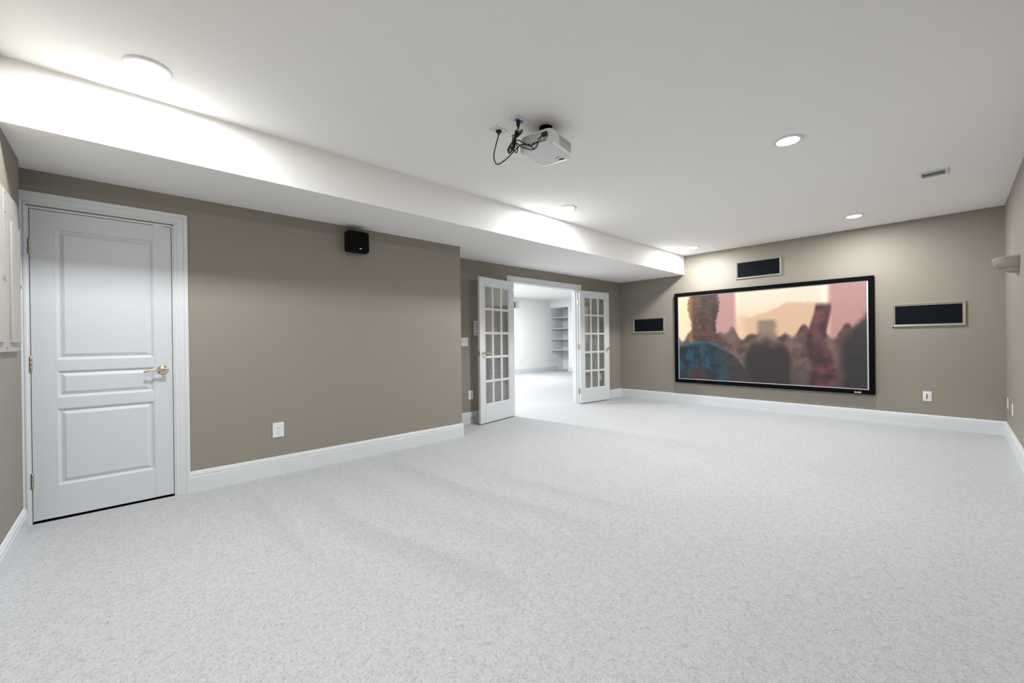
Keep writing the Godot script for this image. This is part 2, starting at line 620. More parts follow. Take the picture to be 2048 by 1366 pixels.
func trim() -> void:
	var st := mb()
	base_run(st, Vector3(XB, 0, 0), Vector3(0, 0, 0), Vector3.BACK, 1, 1)
	struct("baseboard_back", st, M.trim_paint, "white moulded baseboard under the projection screen wall", "baseboard")
	st = mb()
	base_run(st, Vector3(0, 0, 0), Vector3(0, 0, ZR), Vector3.LEFT, 1, 1)
	struct("baseboard_right", st, M.trim_paint, "white moulded baseboard along the sconce wall", "baseboard")
	st = mb()
	base_run(st, Vector3(XR, 0, ZR), Vector3(0, 0, ZR), Vector3.FORWARD, -1, 1)
	struct("baseboard_rear", st, M.trim_paint, "white moulded baseboard below the breaker panels at the left edge", "baseboard")
	st = mb()
	base_run(st, Vector3(XA, 0, ZA), Vector3(XA, 0, 7.003), Vector3.RIGHT, -1, 0)
	struct("baseboard_left", st, M.trim_paint, "white moulded baseboard from the panelled door to the wall corner", "baseboard")
	st = mb()
	base_run(st, Vector3(XB, 0, ZA), Vector3(XA, 0, ZA), Vector3.FORWARD, 1, -1)
	struct("baseboard_return", st, M.trim_paint, "short white baseboard on the return beside the glazed doors", "baseboard")
	st = mb()
	base_run(st, Vector3(XB, 0, 3.125), Vector3(XB, 0, ZA), Vector3.RIGHT, 0, 1)
	struct("baseboard_recess", st, M.trim_paint, "white baseboard behind the free edge of the left glazed door", "baseboard")
	st = mb()
	base_run(st, Vector3(XB, 0, 0), Vector3(XB, 0, 1.287), Vector3.RIGHT, 1, 0)
	struct("baseboard_corner", st, M.trim_paint, "white baseboard between the right glazed door and the screen wall", "baseboard")
	# next room
	st = mb()
	base_run(st, Vector3(XF, 0, -4.93), Vector3(XF, 0, ZE), Vector3.RIGHT, 0, 1)
	struct("baseboard_next_room", st, M.trim_paint, "white baseboard along the far wall of the next room", "baseboard")
	st = mb()
	base_run(st, Vector3(-10.105, 0, ZN), Vector3(XB - WB, 0, ZN), Vector3.BACK, -1, 1)
	struct("baseboard_niche", st, M.trim_paint, "white baseboard to the right of the shelf niche", "baseboard")

	# casing and jamb of the panelled door
	var out := Vector3.RIGHT
	var cp := casing_prof(0.083, 0.019)
	var o := base("trim")
	o.name = "trim_1"
	tag(o, "white moulded casing and jamb around the panelled door", "door casing", "", "structure")
	var zi := 7.0866
	var zo := 7.826
	var yi := 2.0754
	st = mb()
	strip(st, Vector3(XA, 0, zi), Vector3(XA, yi, zi), Vector3.FORWARD, out, cp, Vector2.ZERO, Vector2(1, 0))
	obj("side_casing", st, M.trim_paint, o)
	st = mb()
	strip(st, Vector3(XA, 0, zo), Vector3(XA, yi, zo), Vector3.BACK, out, cp, Vector2.ZERO, Vector2(1, 0))
	obj("side_casing", st, M.trim_paint, o)
	st = mb()
	strip(st, Vector3(XA, yi, zi), Vector3(XA, yi, zo), Vector3.UP, out, cp, Vector2(-1, 0), Vector2(1, 0))
	obj("head_casing", st, M.trim_paint, o)
	st = mb()
	box(st, Vector3(XA - 0.15, 0, 7.0851), Vector3(XA + 0.004, 2.065, 7.0985), 0.001)
	box(st, Vector3(XA - 0.15, 0, 7.8145), Vector3(XA + 0.004, 2.065, 7.8279), 0.001)
	box(st, Vector3(XA - 0.15, 2.0525, 7.0985), Vector3(XA + 0.004, 2.0659, 7.8145), 0.001)
	box(st, Vector3(XA - 0.075, 0, 7.0985), Vector3(XA - 0.042, 2.05, 7.110), 0.001)
	box(st, Vector3(XA - 0.075, 0, 7.803), Vector3(XA - 0.042, 2.05, 7.8145), 0.001)
	obj("jamb", st, M.trim_paint, o)

	# casing and jamb of the glazed doors
	o = base("trim")
	o.name = "trim_2"
	tag(o, "white moulded casing and jamb around the opening to the next room", "door casing", "", "structure")
	var c2 := casing_prof(0.083, 0.018)
	var z0 := 1.372
	var z1 := 3.038
	var y1 := 2.068
	for e in [[z0, Vector3.FORWARD], [z1, Vector3.BACK]]:
		st = mb()
		strip(st, Vector3(XB, 0, e[0]), Vector3(XB, y1, e[0]), e[1], out, c2, Vector2.ZERO, Vector2(1, 0))
		obj("side_casing", st, M.trim_paint, o)
		st = mb()
		strip(st, Vector3(XB - WB, 0, e[0]), Vector3(XB - WB, y1, e[0]), e[1], Vector3.LEFT, c2, Vector2.ZERO, Vector2(1, 0))
		obj("side_casing", st, M.trim_paint, o)
	st = mb()
	strip(st, Vector3(XB, y1, z0), Vector3(XB, y1, z1), Vector3.UP, out, c2, Vector2(-1, 0), Vector2(1, 0))
	obj("head_casing", st, M.trim_paint, o)
	st = mb()
	strip(st, Vector3(XB - WB, y1, z0), Vector3(XB - WB, y1, z1), Vector3.UP, Vector3.LEFT, c2, Vector2(-1, 0), Vector2(1, 0))
	obj("head_casing", st, M.trim_paint, o)
	st = mb()
	box(st, Vector3(XB - WB - 0.002, 0, z0 - 0.0065), Vector3(XB + 0.003, y1 + 0.001, z0 + 0.008), 0.001)
	box(st, Vector3(XB - WB - 0.002, 0, z1 - 0.008), Vector3(XB + 0.003, y1 + 0.001, z1 + 0.0065), 0.001)
	box(st, Vector3(XB - WB - 0.002, y1 - 0.008, z0 + 0.008), Vector3(XB + 0.003, y1 + 0.0015, z1 - 0.008), 0.001)
	box(st, Vector3(XB - 0.075, 0, z0 + 0.008), Vector3(XB - 0.04, y1 - 0.008, z0 + 0.019), 0.001)
	box(st, Vector3(XB - 0.075, 0, z1 - 0.019), Vector3(XB - 0.04, y1 - 0.008, z1 - 0.008), 0.001)
	obj("jamb", st, M.trim_paint, o)


# ------------------------------------------------------------------ doors
func lever_handle(parent: Node, at: Vector3, toward: Vector3, out: Vector3) -> void:
	# a round rose with a waved lever; the lever is its sub-part
	var up := Vector3.UP
	var xf := Transform3D(Basis(toward, out, toward.cross(out)), at)
	var st := mb()
	lathe(st, [Vector2(0.034, 0), Vector2(0.0345, 0.003), Vector2(0.032, 0.006), Vector2(0.026, 0.010), Vector2(0.017, 0.013), Vector2(0.0115, 0.017), Vector2(0.0105, 0.03), Vector2(0.0125, 0.036), Vector2(0.013, 0.052), Vector2(0.010, 0.057), Vector2(0, 0.058)], 28, xf)
	var rose := obj("handle", st, M.brass, parent)
	st = mb()
	var pts := curve([at + out * 0.047, at + out * 0.049 + toward * 0.02 - up * 0.001, at + out * 0.05 + toward * 0.045 + up * 0.004, at + out * 0.05 + toward * 0.07 + up * 0.003, at + out * 0.05 + toward * 0.095 - up * 0.005, at + out * 0.046 + toward * 0.108 - up * 0.008], 0.006)
	var radii := []
	for i in pts.size():
		var t := float(i) / (pts.size() - 1)
		radii.append(lerpf(0.0095, 0.0065, sin(t * PI)) if t < 0.93 else 0.0085)
	tube(st, pts, radii, 12)
	obj("lever", st, M.brass, rose)


func hinge(parent: Node, at: Vector3, leaf_dirs: Array, hgt := 0.092, leaf := 0.033) -> void:
	var st := mb()
	lathe(st, [Vector2(0, -hgt / 2 - 0.004), Vector2(0.004, -hgt / 2 - 0.003), Vector2(0.0065, -hgt / 2), Vector2(0.0065, -hgt / 6), Vector2(0.006, -hgt / 6 + 0.001), Vector2(0.0065, -hgt / 6 + 0.002), Vector2(0.0065, hgt / 6), Vector2(0.006, hgt / 6 + 0.001), Vector2(0.0065, hgt / 6 + 0.002), Vector2(0.0065, hgt / 2), Vector2(0.004, hgt / 2 + 0.003), Vector2(0, hgt / 2 + 0.004)], 12, Transform3D(Basis(), at))
	for d in leaf_dirs:
		# a leaf plate: along d[0] from the pin, its face towards d[1]
		var b := Basis(d[0], Vector3.UP, (d[0] as Vector3).cross(Vector3.UP))
		box(st, Vector3(0.003, -hgt / 2, -0.0012), Vector3(leaf, hgt / 2, 0.0012), 0.0004, Transform3D(b, at + d[1]))
	obj("hinge", st, M.antique_brass, parent)


func panel_door() -> void:
	var xf := XA - 0.001
	var d := base("door", Vector3(0, 0, 0))
	d.name = "door_1"
	tag(d, "closed white three-panel door with brass lever beside the taupe wall", "door", "", "structure")
	var z0 := 7.102
	var z1 := 7.8113
	var y0 := 0.017
	var y1 := 2.049
	var rows := [[0.225, 0.740], [0.809, 0.994], [1.062, 1.938]]
	var pz0 := 7.208
	var pz1 := 7.702
	var st := mb()
	var xb := xf - 0.035
	box(st, Vector3(xb, y0, z0), Vector3(xf, y1, pz0), 0.0015)
	box(st, Vector3(xb, y0, pz1), Vector3(xf, y1, z1), 0.0015)
	var ylast := y0
	for r in rows:
		box(st, Vector3(xb, ylast, pz0), Vector3(xf, r[0], pz1))
		ylast = r[1]
	box(st, Vector3(xb, ylast, pz0), Vector3(xf, y1, pz1))
	obj("slab", st, M.door_paint, d)
	for r in rows:
		st = mb()
		# moulded recess: ogee down, groove, bevel up to the raised field
		var steps := [[0.0, 0.0], [0.006, -0.0015], [0.012, -0.009], [0.016, -0.0105], [0.022, -0.0105], [0.040, -0.003], [0.043, -0.002]]
		for i in steps.size() - 1:
			var a: Array = steps[i]
			var b: Array = steps[i + 1]
			var ca := [Vector2(r[0] + a[0], pz0 + a[0]), Vector2(r[1] - a[0], pz0 + a[0]), Vector2(r[1] - a[0], pz1 - a[0]), Vector2(r[0] + a[0], pz1 - a[0])]
			var cb := [Vector2(r[0] + b[0], pz0 + b[0]), Vector2(r[1] - b[0], pz0 + b[0]), Vector2(r[1] - b[0], pz1 - b[0]), Vector2(r[0] + b[0], pz1 - b[0])]
			for k in 4:
				var l := (k + 1) % 4
				face(st, [Vector3(xf + a[1], ca[k].x, ca[k].y), Vector3(xf + a[1], ca[l].x, ca[l].y), Vector3(xf + b[1], cb[l].x, cb[l].y), Vector3(xf + b[1], cb[k].x, cb[k].y)], Vector3.RIGHT)
		var e: Array = steps[-1]
		face(st, [Vector3(xf + e[1], r[0] + e[0], pz0 + e[0]), Vector3(xf + e[1], r[1] - e[0], pz0 + e[0]), Vector3(xf + e[1], r[1] - e[0], pz1 - e[0]), Vector3(xf + e[1], r[0] + e[0], pz1 - e[0])], Vector3.RIGHT)
		face(st, [Vector3(xb, r[0], pz0), Vector3(xb, r[1], pz0), Vector3(xb, r[1], pz1), Vector3(xb, r[0], pz1)], Vector3.LEFT)
		obj("panel", st, M.door_paint, d)
	for y in [1.804, 1.04, 0.281]:
		hinge(d, Vector3(xf + 0.006, y, z1 + 0.0018), [[Vector3.FORWARD, Vector3(-0.0062, 0, 0)]], 0.098, 0.0075)
	lever_handle(d, Vector3(xf, 0.967, 7.158), Vector3.BACK, Vector3.RIGHT)
	st = mb()
	box(st, Vector3(xf - 0.02, y1 - 0.001, 7.15), Vector3(xf + 0.001, y1 + 0.003, 7.205), 0.0008)
	obj("catch", st, M.antique_brass, d)


func glazed_door(which: String) -> void:
	var is_left := which == "left"
	var hinge_pt := Vector3(-4.997, 0, 3.022) if is_left else Vector3(-4.996, 0, 1.387)
	var free_pt := Vector3(-4.848, 0, 3.817) if is_left else Vector3(-4.922, 0, 0.573)
	var dir := (free_pt - hinge_pt).normalized()
	var nrm := Vector3(dir.z, 0, -dir.x) if is_left else Vector3(-dir.z, 0, dir.x)   # towards the room
	var W := 0.806
	var th := 0.035
	var y0 := 0.014
	var y1 := 2.046
	var b := Basis(dir, Vector3.UP, dir.cross(Vector3.UP))
	var d := base("door", hinge_pt - nrm * (th / 2), b)
	d.name = "door_2" if is_left else "door_3"
	tag(d, "white fifteen-pane glazed door leaf standing open beside the wall corner" if is_left else "white fifteen-pane glazed door leaf folded open towards the screen wall", "door", "", "structure")
	var zf := th / 2
	var stile := 0.121
	var gw := (W - 2 * stile - 2 * 0.040) / 3.0
	var top := y1 - 0.118
	var bot := y0 + 0.250
	var gh := (top - bot - 4 * 0.036) / 5.0
	var st := mb()
	box(st, Vector3(0, y0, -zf), Vector3(stile, y1, zf), 0.0015)
	obj("stile", st, M.trim_paint, d)
	st = mb()
	box(st, Vector3(W - stile, y0, -zf), Vector3(W, y1, zf), 0.0015)
	obj("stile", st, M.trim_paint, d)
	st = mb()
	box(st, Vector3(stile, y0, -zf), Vector3(W - stile, bot, zf), 0.001)
	obj("bottom_rail", st, M.trim_paint, d)
	st = mb()
	box(st, Vector3(stile, top, -zf), Vector3(W - stile, y1, zf), 0.001)
	obj("top_rail", st, M.trim_paint, d)
	# muntins with a sloped profile on both faces
	var mp := PackedVector2Array([Vector2(-0.5, -0.004), Vector2(-0.5, 0.004), Vector2(-0.22, 0.013), Vector2(0.22, 0.013), Vector2(0.5, 0.004), Vector2(0.5, -0.004), Vector2(0.22, -0.013), Vector2(-0.22, -0.013)])
	for i in 2:
		st = mb()
		var x := stile + gw * (i + 1) + 0.040 * (i + 0.5)
		var pr := PackedVector2Array()
		for q in mp: pr.append(Vector2(q.x * 0.040, q.y))
		strip(st, Vector3(x, bot, 0), Vector3(x, top, 0), Vector3.RIGHT, Vector3.BACK, pr)
		obj("upright_muntin", st, M.trim_paint, d)
	for i in 4:
		st = mb()
		var y := bot + gh * (i + 1) + 0.036 * (i + 0.5)
		var pr := PackedVector2Array()
		for q in mp: pr.append(Vector2(q.x * 0.036, q.y))
		strip(st, Vector3(stile, y, 0), Vector3(W - stile, y, 0), Vector3.UP, Vector3.BACK, pr)
		obj("cross_muntin", st, M.trim_paint, d)
	# glazing beads round the whole light
	st = mb()
	var bead := PackedVector2Array([Vector2(0, 0.0), Vector2(0.012, 0.0), Vector2(0.010, 0.006), Vector2(0.003, 0.0125), Vector2(0, 0.0125)])
	for s in [1.0, -1.0]:
		strip(st, Vector3(stile, bot, 0), Vector3(stile, top, 0), Vector3.RIGHT, Vector3.BACK * s, bead, Vector2(1, 0), Vector2(-1, 0))
		strip(st, Vector3(W - stile, bot, 0), Vector3(W - stile, top, 0), Vector3.LEFT, Vector3.BACK * s, bead, Vector2(1, 0), Vector2(-1, 0))
		strip(st, Vector3(stile, bot, 0), Vector3(W - stile, bot, 0), Vector3.UP, Vector3.BACK * s, bead, Vector2(1, 0), Vector2(-1, 0))
		strip(st, Vector3(stile, top, 0), Vector3(W - stile, top, 0), Vector3.DOWN, Vector3.BACK * s, bead, Vector2(1, 0), Vector2(-1, 0))
	obj("glazing_bead", st, M.trim_paint, d)
	for r in 5:
		for c in 3:
			st = mb()
			var gx := stile + c * (gw + 0.040)
			var gy := bot + r * (gh + 0.036)
			box(st, Vector3(gx, gy, -0.0015), Vector3(gx + gw, gy + gh, 0.0015))
			obj("pane", st, M.pane_glass, d)
	var side := 1.0 if b.z.dot(nrm) > 0.0 else -1.0
	for y in [1.83, 1.03, 0.235]:
		hinge(d, Vector3(-0.005, y, -zf * side - 0.003 * side), [[Vector3(0, 0, side), Vector3(0.0045, 0, 0)], [Vector3(0, 0, -side), Vector3(-0.0015, 0, 0)]])
	for s in [1.0, -1.0]:
		lever_handle(d, Vector3(W - 0.062, 0.985, zf * s), Vector3.LEFT, Vector3(0, 0, s))
	st = mb()
	box(st, Vector3(W - 0.001, 0.955, -0.012), Vector3(W + 0.0015, 1.015, 0.012), 0.0005)
	box(st, Vector3(W + 0.0005, 0.975, -0.006), Vector3(W + 0.007, 0.995, 0.006), 0.002)
	obj("latch_plate", st, M.antique_brass, d)


# ------------------------------------------------------------------ lights
func ceiling_lights() -> void:
	var main := [[-3.351, 7.263, "large recessed ceiling light nearest the panelled door"],
		[-1.255, 3.704, "round recessed ceiling light right of the projector"],
		[-3.371, 3.717, "round recessed ceiling light beside the soffit beyond the projector"],
		[-1.238, 0.80, "small recessed ceiling light in front of the screen nearer the vent"],
		[-3.30, 0.60, "smallest recessed ceiling light in the corner of soffit and screen wall"],
		[-1.24, 7.2, "recessed ceiling light overhead behind the camera"]]
	for p in main: downlight(Vector3(p[0], H, p[1]), p[2], "recessed lights of the media room", LAMP_MAIN)
	var far := [[-9.354, -1.153, "bright recessed light in the next room beside the glazed door edge"],
		[-9.35, 2.0, "recessed light in the next room farther from the niche"],
		[-7.0, 3.2, "recessed light in the next room behind the door wall"]]
	for p in far: downlight(Vector3(p[0], HN, p[1]), p[2], "recessed lights of the next room", LAMP_NEXT)


func downlight(at: Vector3, label: String, group: String, energy: float) -> void:
	var o := base("ceiling_light", at)
	tag(o, label, "ceiling light", group)
	var st := mb()
	lathe(st, [Vector2(0.073, -0.001), Vector2(0.074, -0.0075), Vector2(0.082, -0.0085), Vector2(0.096, -0.006), Vector2(0.1015, -0.002), Vector2(0.102, 0.0)], 40)
	obj("trim_ring", st, M.plate_white, o)
	st = mb()
	lathe(st, [Vector2(0, -0.016), Vector2(0.022, -0.0155), Vector2(0.042, -0.014), Vector2(0.058, -0.011), Vector2(0.068, -0.007), Vector2(0.0735, -0.002)], 32)
	obj("lamp_lens", st, M.lamp_lens, o)
	var l := AreaLight3D.new()
	l.name = "lamp_light"
	l.light_color = LAMP_TINT
	l.light_energy = energy
	l.area_size = Vector2(0.13, 0.13)
	l.area_range = 20.0
	l.area_attenuation = 2.0
	l.shadow_enabled = true
	l.position = Vector3(0, -0.0185, 0)
	l.rotation.x = -PI / 2
	o.add_child(l)


# ------------------------------------------------------------------ screen
func frame_rails(parent: Node, lo: Vector2, hi: Vector2, z: float, prof: PackedVector2Array, m: Material, called: String) -> void:
	# four mitred rails round a rectangle on the screen wall; profile u goes outwards from the opening
	var P := [Vector3(lo.x, lo.y, z), Vector3(hi.x, lo.y, z), Vector3(hi.x, hi.y, z), Vector3(lo.x, hi.y, z)]
	var A := [Vector3.DOWN, Vector3.RIGHT, Vector3.UP, Vector3.LEFT]
	for i in 4:
		var st := mb()
		strip(st, P[i], P[(i + 1) % 4], A[i], Vector3.BACK, prof, Vector2(-1, 0), Vector2(1, 0))
		obj(called, st, m, parent)


func hash01(a: float, b: float) -> float:
	var s := sin(a * 127.1 + b * 311.7) * 43758.5453
	return s - floor(s)


func picture() -> ImageTexture:
	# a plain stand-in landscape: hazy sunset sky, brown ridge, dark rock field, blue boulder and brown pillar in front
	var w := 768
	var h := 434
	var f := FastNoiseLite.new()
	f.seed = 7
	f.frequency = 0.012
	f.fractal_octaves = 4
	var fine := FastNoiseLite.new()
	fine.seed = 9
	fine.frequency = 0.05
	fine.fractal_octaves = 3
	var im := Image.create(w, h, false, Image.FORMAT_RGB8)
	var v3 := func(r, g, b): return Vector3(r, g, b)
	for j in h:
		var v := float(j) / h
		for i in w:
			var u := float(i) / w
			var x := u * 1.78
			var n := f.get_noise_2d(i, j)
			var n2 := fine.get_noise_2d(i, j)
			# sky
			var c := Vector3(0.99, 0.93, 0.84).lerp(Vector3(0.98, 0.84, 0.72), smoothstep(0.05, 0.4, v))
			var pink := smoothstep(0.40, 0.345, u) * smoothstep(0.06, 0.2, u) + smoothstep(0.815, 0.86, u)
			c = c.lerp(Vector3(0.80, 0.60, 0.58).lerp(Vector3(0.72, 0.50, 0.50), u * v), clampf(pink, 0, 1))
			c += Vector3(0.2, 0.17, 0.12) * (exp(-pow((u - 0.375) / 0.012, 2)) + exp(-pow((u - 0.825) / 0.012, 2))) * smoothstep(0.6, 0.0, v)
			if u < 0.09: c = c.lerp(Vector3(1.0, 0.95, 0.78), 0.8)
			# hazy ridge
			var ridge := 0.24 - 0.10 * smoothstep(0.42, 0.8, u) + 0.03 * sin(u * 17.0) + 0.02 * n
			c = c.lerp(Vector3(0.86, 0.70, 0.56), 0.75 * smoothstep(ridge - 0.02, ridge + 0.03, v) * smoothstep(0.36, 0.45, u) * smoothstep(0.86, 0.8, u))
			# broken dark rock field in the distance, out of focus
			var crest := 0.46 + 0.05 * sin(u * 31.0 + 1.0) + 0.03 * sin(u * 67.0) + 0.02 * n
			var field := smoothstep(crest - 0.025, crest + 0.03, v)
			var rock := Vector3(0.30, 0.22, 0.21).lerp(Vector3(0.46, 0.36, 0.33), clampf(0.5 + n * 1.4, 0, 1)).lerp(Vector3(0.30, 0.27, 0.25), smoothstep(0.7, 1.0, v))
			c = c.lerp(rock, field)
			# dull red spire at the right, dark bank at the edge
			var spire := smoothstep(0.075, 0.045, absf(u - 0.80 - 0.015 * sin(v * 9.0)) * (1.9 - v)) * smoothstep(0.15, 0.22, v)
			c = c.lerp(Vector3(0.22, 0.11, 0.12).lerp(Vector3(0.40, 0.22, 0.25), clampf(0.4 + n * 1.6, 0, 1)), spire * 0.95)
			var bank := smoothstep(0.03, -0.02, 1.0 - u - 0.10 * smoothstep(0.25, 0.6, v) - 0.03 * n)
			c = c.lerp(Vector3(0.13, 0.12, 0.12), bank * smoothstep(0.22, 0.4, v) * 0.9)
			# middle outcrop with a pale top
			var out2 := smoothstep(0.02, -0.02, absf(u - 0.54) - 0.045 - 0.075 * smoothstep(0.42, 0.75, v) - 0.012 * n)
			out2 *= smoothstep(0.30, 0.34, v)
			var oc := Vector3(0.58, 0.50, 0.43).lerp(Vector3(0.16, 0.13, 0.13), smoothstep(0.42, 0.66, v + 0.08 * n))
			c = c.lerp(oc, out2)
			# brown pillar of rock at the left, in focus
			var pil := smoothstep(0.012, -0.006, absf(u - 0.165) - 0.088 + 0.02 * smoothstep(0.5, 0.65, v) - 0.010 * n2 - 0.012 * sin(v * 13.0))
			var pc := Vector3(0.45, 0.30, 0.22).lerp(Vector3(0.24, 0.16, 0.14), clampf(0.45 + n * 0.9 + n2 * 0.15 + (u - 0.15) * 3.5, 0, 1))
			pc *= 0.92 + 0.10 * sin(v * 70.0 + n * 8.0 + u * 12.0) + 0.05 * sin(v * 173.0 + u * 40.0)
			pc = pc.lerp(Vector3(0.72, 0.52, 0.30), smoothstep(0.105, 0.08, u) * 0.7)
			if v < 0.78: c = c.lerp(pc, pil)
			# blue boulder below it, rounded shoulder falling to the right
			var edge := 0.60 - 0.10 * sin(clampf(u / 0.30, 0, 1) * PI) * 0.6 + 0.44 * pow(clampf((u - 0.16) / 0.31, 0, 1), 3.0) + 0.012 * n2
			var bo := smoothstep(-0.006, 0.012, v - edge) * smoothstep(0.478, 0.47, u)
			var bc := Vector3(0.08, 0.27, 0.36).lerp(Vector3(0.05, 0.10, 0.14), clampf(0.5 + n * 1.3 + n2 * 0.7, 0, 1))
			bc = bc.lerp(Vector3(0.30, 0.52, 0.62), smoothstep(0.05, 0.0, v - edge) * 0.55)
			bc = bc.lerp(Vector3(0.27, 0.17, 0.15), smoothstep(0.22, 0.40, u) * 0.75)
			bc = bc.lerp(Vector3(0.34, 0.16, 0.14), smoothstep(0.12, 0.02, (Vector2(u - 0.13, (v - 0.97) * 0.56)).length()) * 0.6)
			c = c.lerp(bc, bo)
			c += Vector3.ONE * (hash01(i, j) - 0.5) * 0.012
			im.set_pixel(i, j, Color(clampf(c.x, 0, 1), clampf(c.y, 0, 1), clampf(c.z, 0, 1)))
	return ImageTexture.create_from_image(im)


func screen() -> void:
	var lo := Vector2(-3.8225, 0.431)
	var hi := Vector2(-1.194, 1.913)
	var o := base("projection_screen", Vector3(0, 0, 0))
	tag(o, "wide black-framed projection screen showing a warm hazy picture on the end wall", "screen")
	var fw := 0.060
	var prof := PackedVector2Array([Vector2(0, 0), Vector2(0, 0.044), Vector2(0.006, 0.056), Vector2(fw - 0.006, 0.060), Vector2(fw, 0.056), Vector2(fw, 0)])
	frame_rails(o, lo, hi, 0.002, prof, M.black_velvet, "frame_rail")
	var st := mb()
	box(st, Vector3(lo.x - 0.001, lo.y - 0.001, 0.02), Vector3(hi.x + 0.001, hi.y + 0.001, 0.0395))
	obj("screen_fabric", st, M.screen_edge, o)
	# the picture, a little inside the fabric's edge
	var m := StandardMaterial3D.new()
	m.resource_name = "projected_picture"
	m.albedo_color = lin(0.02, 0.02, 0.02)
	m.roughness = 0.9
	m.emission_enabled = true
	m.emission = Color.WHITE
	m.emission_energy_multiplier = 1.0
	m.emission_operator = BaseMaterial3D.EMISSION_OP_MULTIPLY
	m.emission_texture = picture()
	st = mb()
	var a := lo + Vector2(0.014, 0.013)
	var b := hi - Vector2(0.016, 0.014)
	var z := 0.0405
	var P := [Vector3(a.x, a.y, z), Vector3(b.x, a.y, z), Vector3(b.x, b.y, z), Vector3(a.x, b.y, z)]
	var UV := [Vector2(0, 1), Vector2(1, 1), Vector2(1, 0), Vector2(0, 0)]
	for k in [0, 2, 1, 0, 3, 2]:
		st.set_normal(Vector3.BACK)
		st.set_uv(UV[k])
		st.add_vertex(P[k])
	obj("screen_picture", st, m, o)
	# maker's badge on the lower rail: a small D, a wedge and a long ring
	st = mb()
	var bz := 0.0625
	var bx := -1.345
	var by := 0.395
	var s := 0.011
	box(st, Vector3(bx, by - s, bz - 0.002), Vector3(bx + 0.006, by + s, bz), 0.0005)
	for k in 8:
		var t0 := -PI / 2 + PI * k / 8.0
		var t1 := -PI / 2 + PI * (k + 1) / 8.0
		face(st, [Vector3(bx + 0.004 + cos(t0) * 0.014, by + sin(t0) * s, bz), Vector3(bx + 0.004 + cos(t1) * 0.014, by + sin(t1) * s, bz), Vector3(bx + 0.004 + cos(t1) * 0.007, by + sin(t1) * s * 0.45, bz), Vector3(bx + 0.004 + cos(t0) * 0.007, by + sin(t0) * s * 0.45, bz)], Vector3.BACK)
	face(st, [Vector3(bx + 0.019, by + s * 0.7, bz), Vector3(bx + 0.040, by, bz), Vector3(bx + 0.019, by - s, bz)], Vector3.BACK)
	for k in 28:
		var t0 := TAU * k / 28.0
		var t1 := TAU * (k + 1) / 28.0
		var cx := bx + 0.052
		face(st, [Vector3(cx + cos(t0) * 0.021, by + sin(t0) * s, bz), Vector3(cx + cos(t1) * 0.021, by + sin(t1) * s, bz), Vector3(cx + cos(t1) * 0.014, by + sin(t1) * s * 0.4, bz), Vector3(cx + cos(t0) * 0.014, by + sin(t0) * s * 0.4, bz)], Vector3.BACK)
	obj("badge", st, M.badge_silver, o)


# ------------------------------------------------------------------ speakers
func wall_speakers() -> void:
	var prof := PackedVector2Array([Vector2(0, 0), Vector2(0, 0.013), Vector2(0.004, 0.016), Vector2(0.008, 0.013), Vector2(0.020, 0.020), Vector2(0.0245, 0.020), Vector2(0.027, 0.008), Vector2(0.031, 0.008), Vector2(0.033, 0)])
	var list := [[Vector2(-2.53, 2.262), "black in-wall speaker above the projection screen in taupe frame"],
		[Vector2(-4.421, 1.424), "black in-wall speaker between the glazed door and the screen"],
		[Vector2(-0.632, 1.423), "black in-wall speaker on the sconce side of the screen"]]
	for e in list:
		var c: Vector2 = e[0]
		var o := base("wall_speaker", Vector3(c.x, c.y, 0))
		tag(o, e[1], "speaker", "in-wall speakers round the screen")
		var h := Vector2(0.298, 0.118)
		frame_rails(o, -h, h, 0.0, prof, M.taupe_trim, "frame_rail")
		var st := mb()
		box(st, Vector3(-h.x, -h.y, 0.0005), Vector3(h.x, h.y, 0.009))
		obj("grille", st, M.grille_cloth, o)


func box_speaker() -> void:
	var o := base("box_speaker", Vector3(XA, 2.145, 5.685))
	tag(o, "small black box speaker mounted high on the taupe door wall", "speaker")
	var st := mb()
	# wedge-cornered cabinet: narrower at the front
	box(st, Vector3(0.0, -0.03, -0.03), Vector3(0.022, 0.03, 0.03), 0.003)
	obj("wall_bracket", st, M.black_plastic, o)
	st = mb()
	box(st, Vector3(0.018, -0.102, -0.108), Vector3(0.118, 0.102, 0.108), 0.014)
	obj("cabinet", st, M.black_plastic, o)
	st = mb()
	box(st, Vector3(0.114, -0.092, -0.092), Vector3(0.126, 0.092, 0.092), 0.005)
	var g := obj("grille", st, M.black_satin, o)
	st = mb()
	lathe(st, [Vector2(0, 0.0022), Vector2(0.008, 0.002), Vector2(0.011, 0.0)], 20, Transform3D(Basis(Vector3(0, 0, -1), Vector3.RIGHT, Vector3(0, -1, 0)), Vector3(0.126, -0.072, -0.012)), true, 0.0, TAU, Vector2(1.0, 0.55))
	obj("badge", st, M.badge_silver, g)


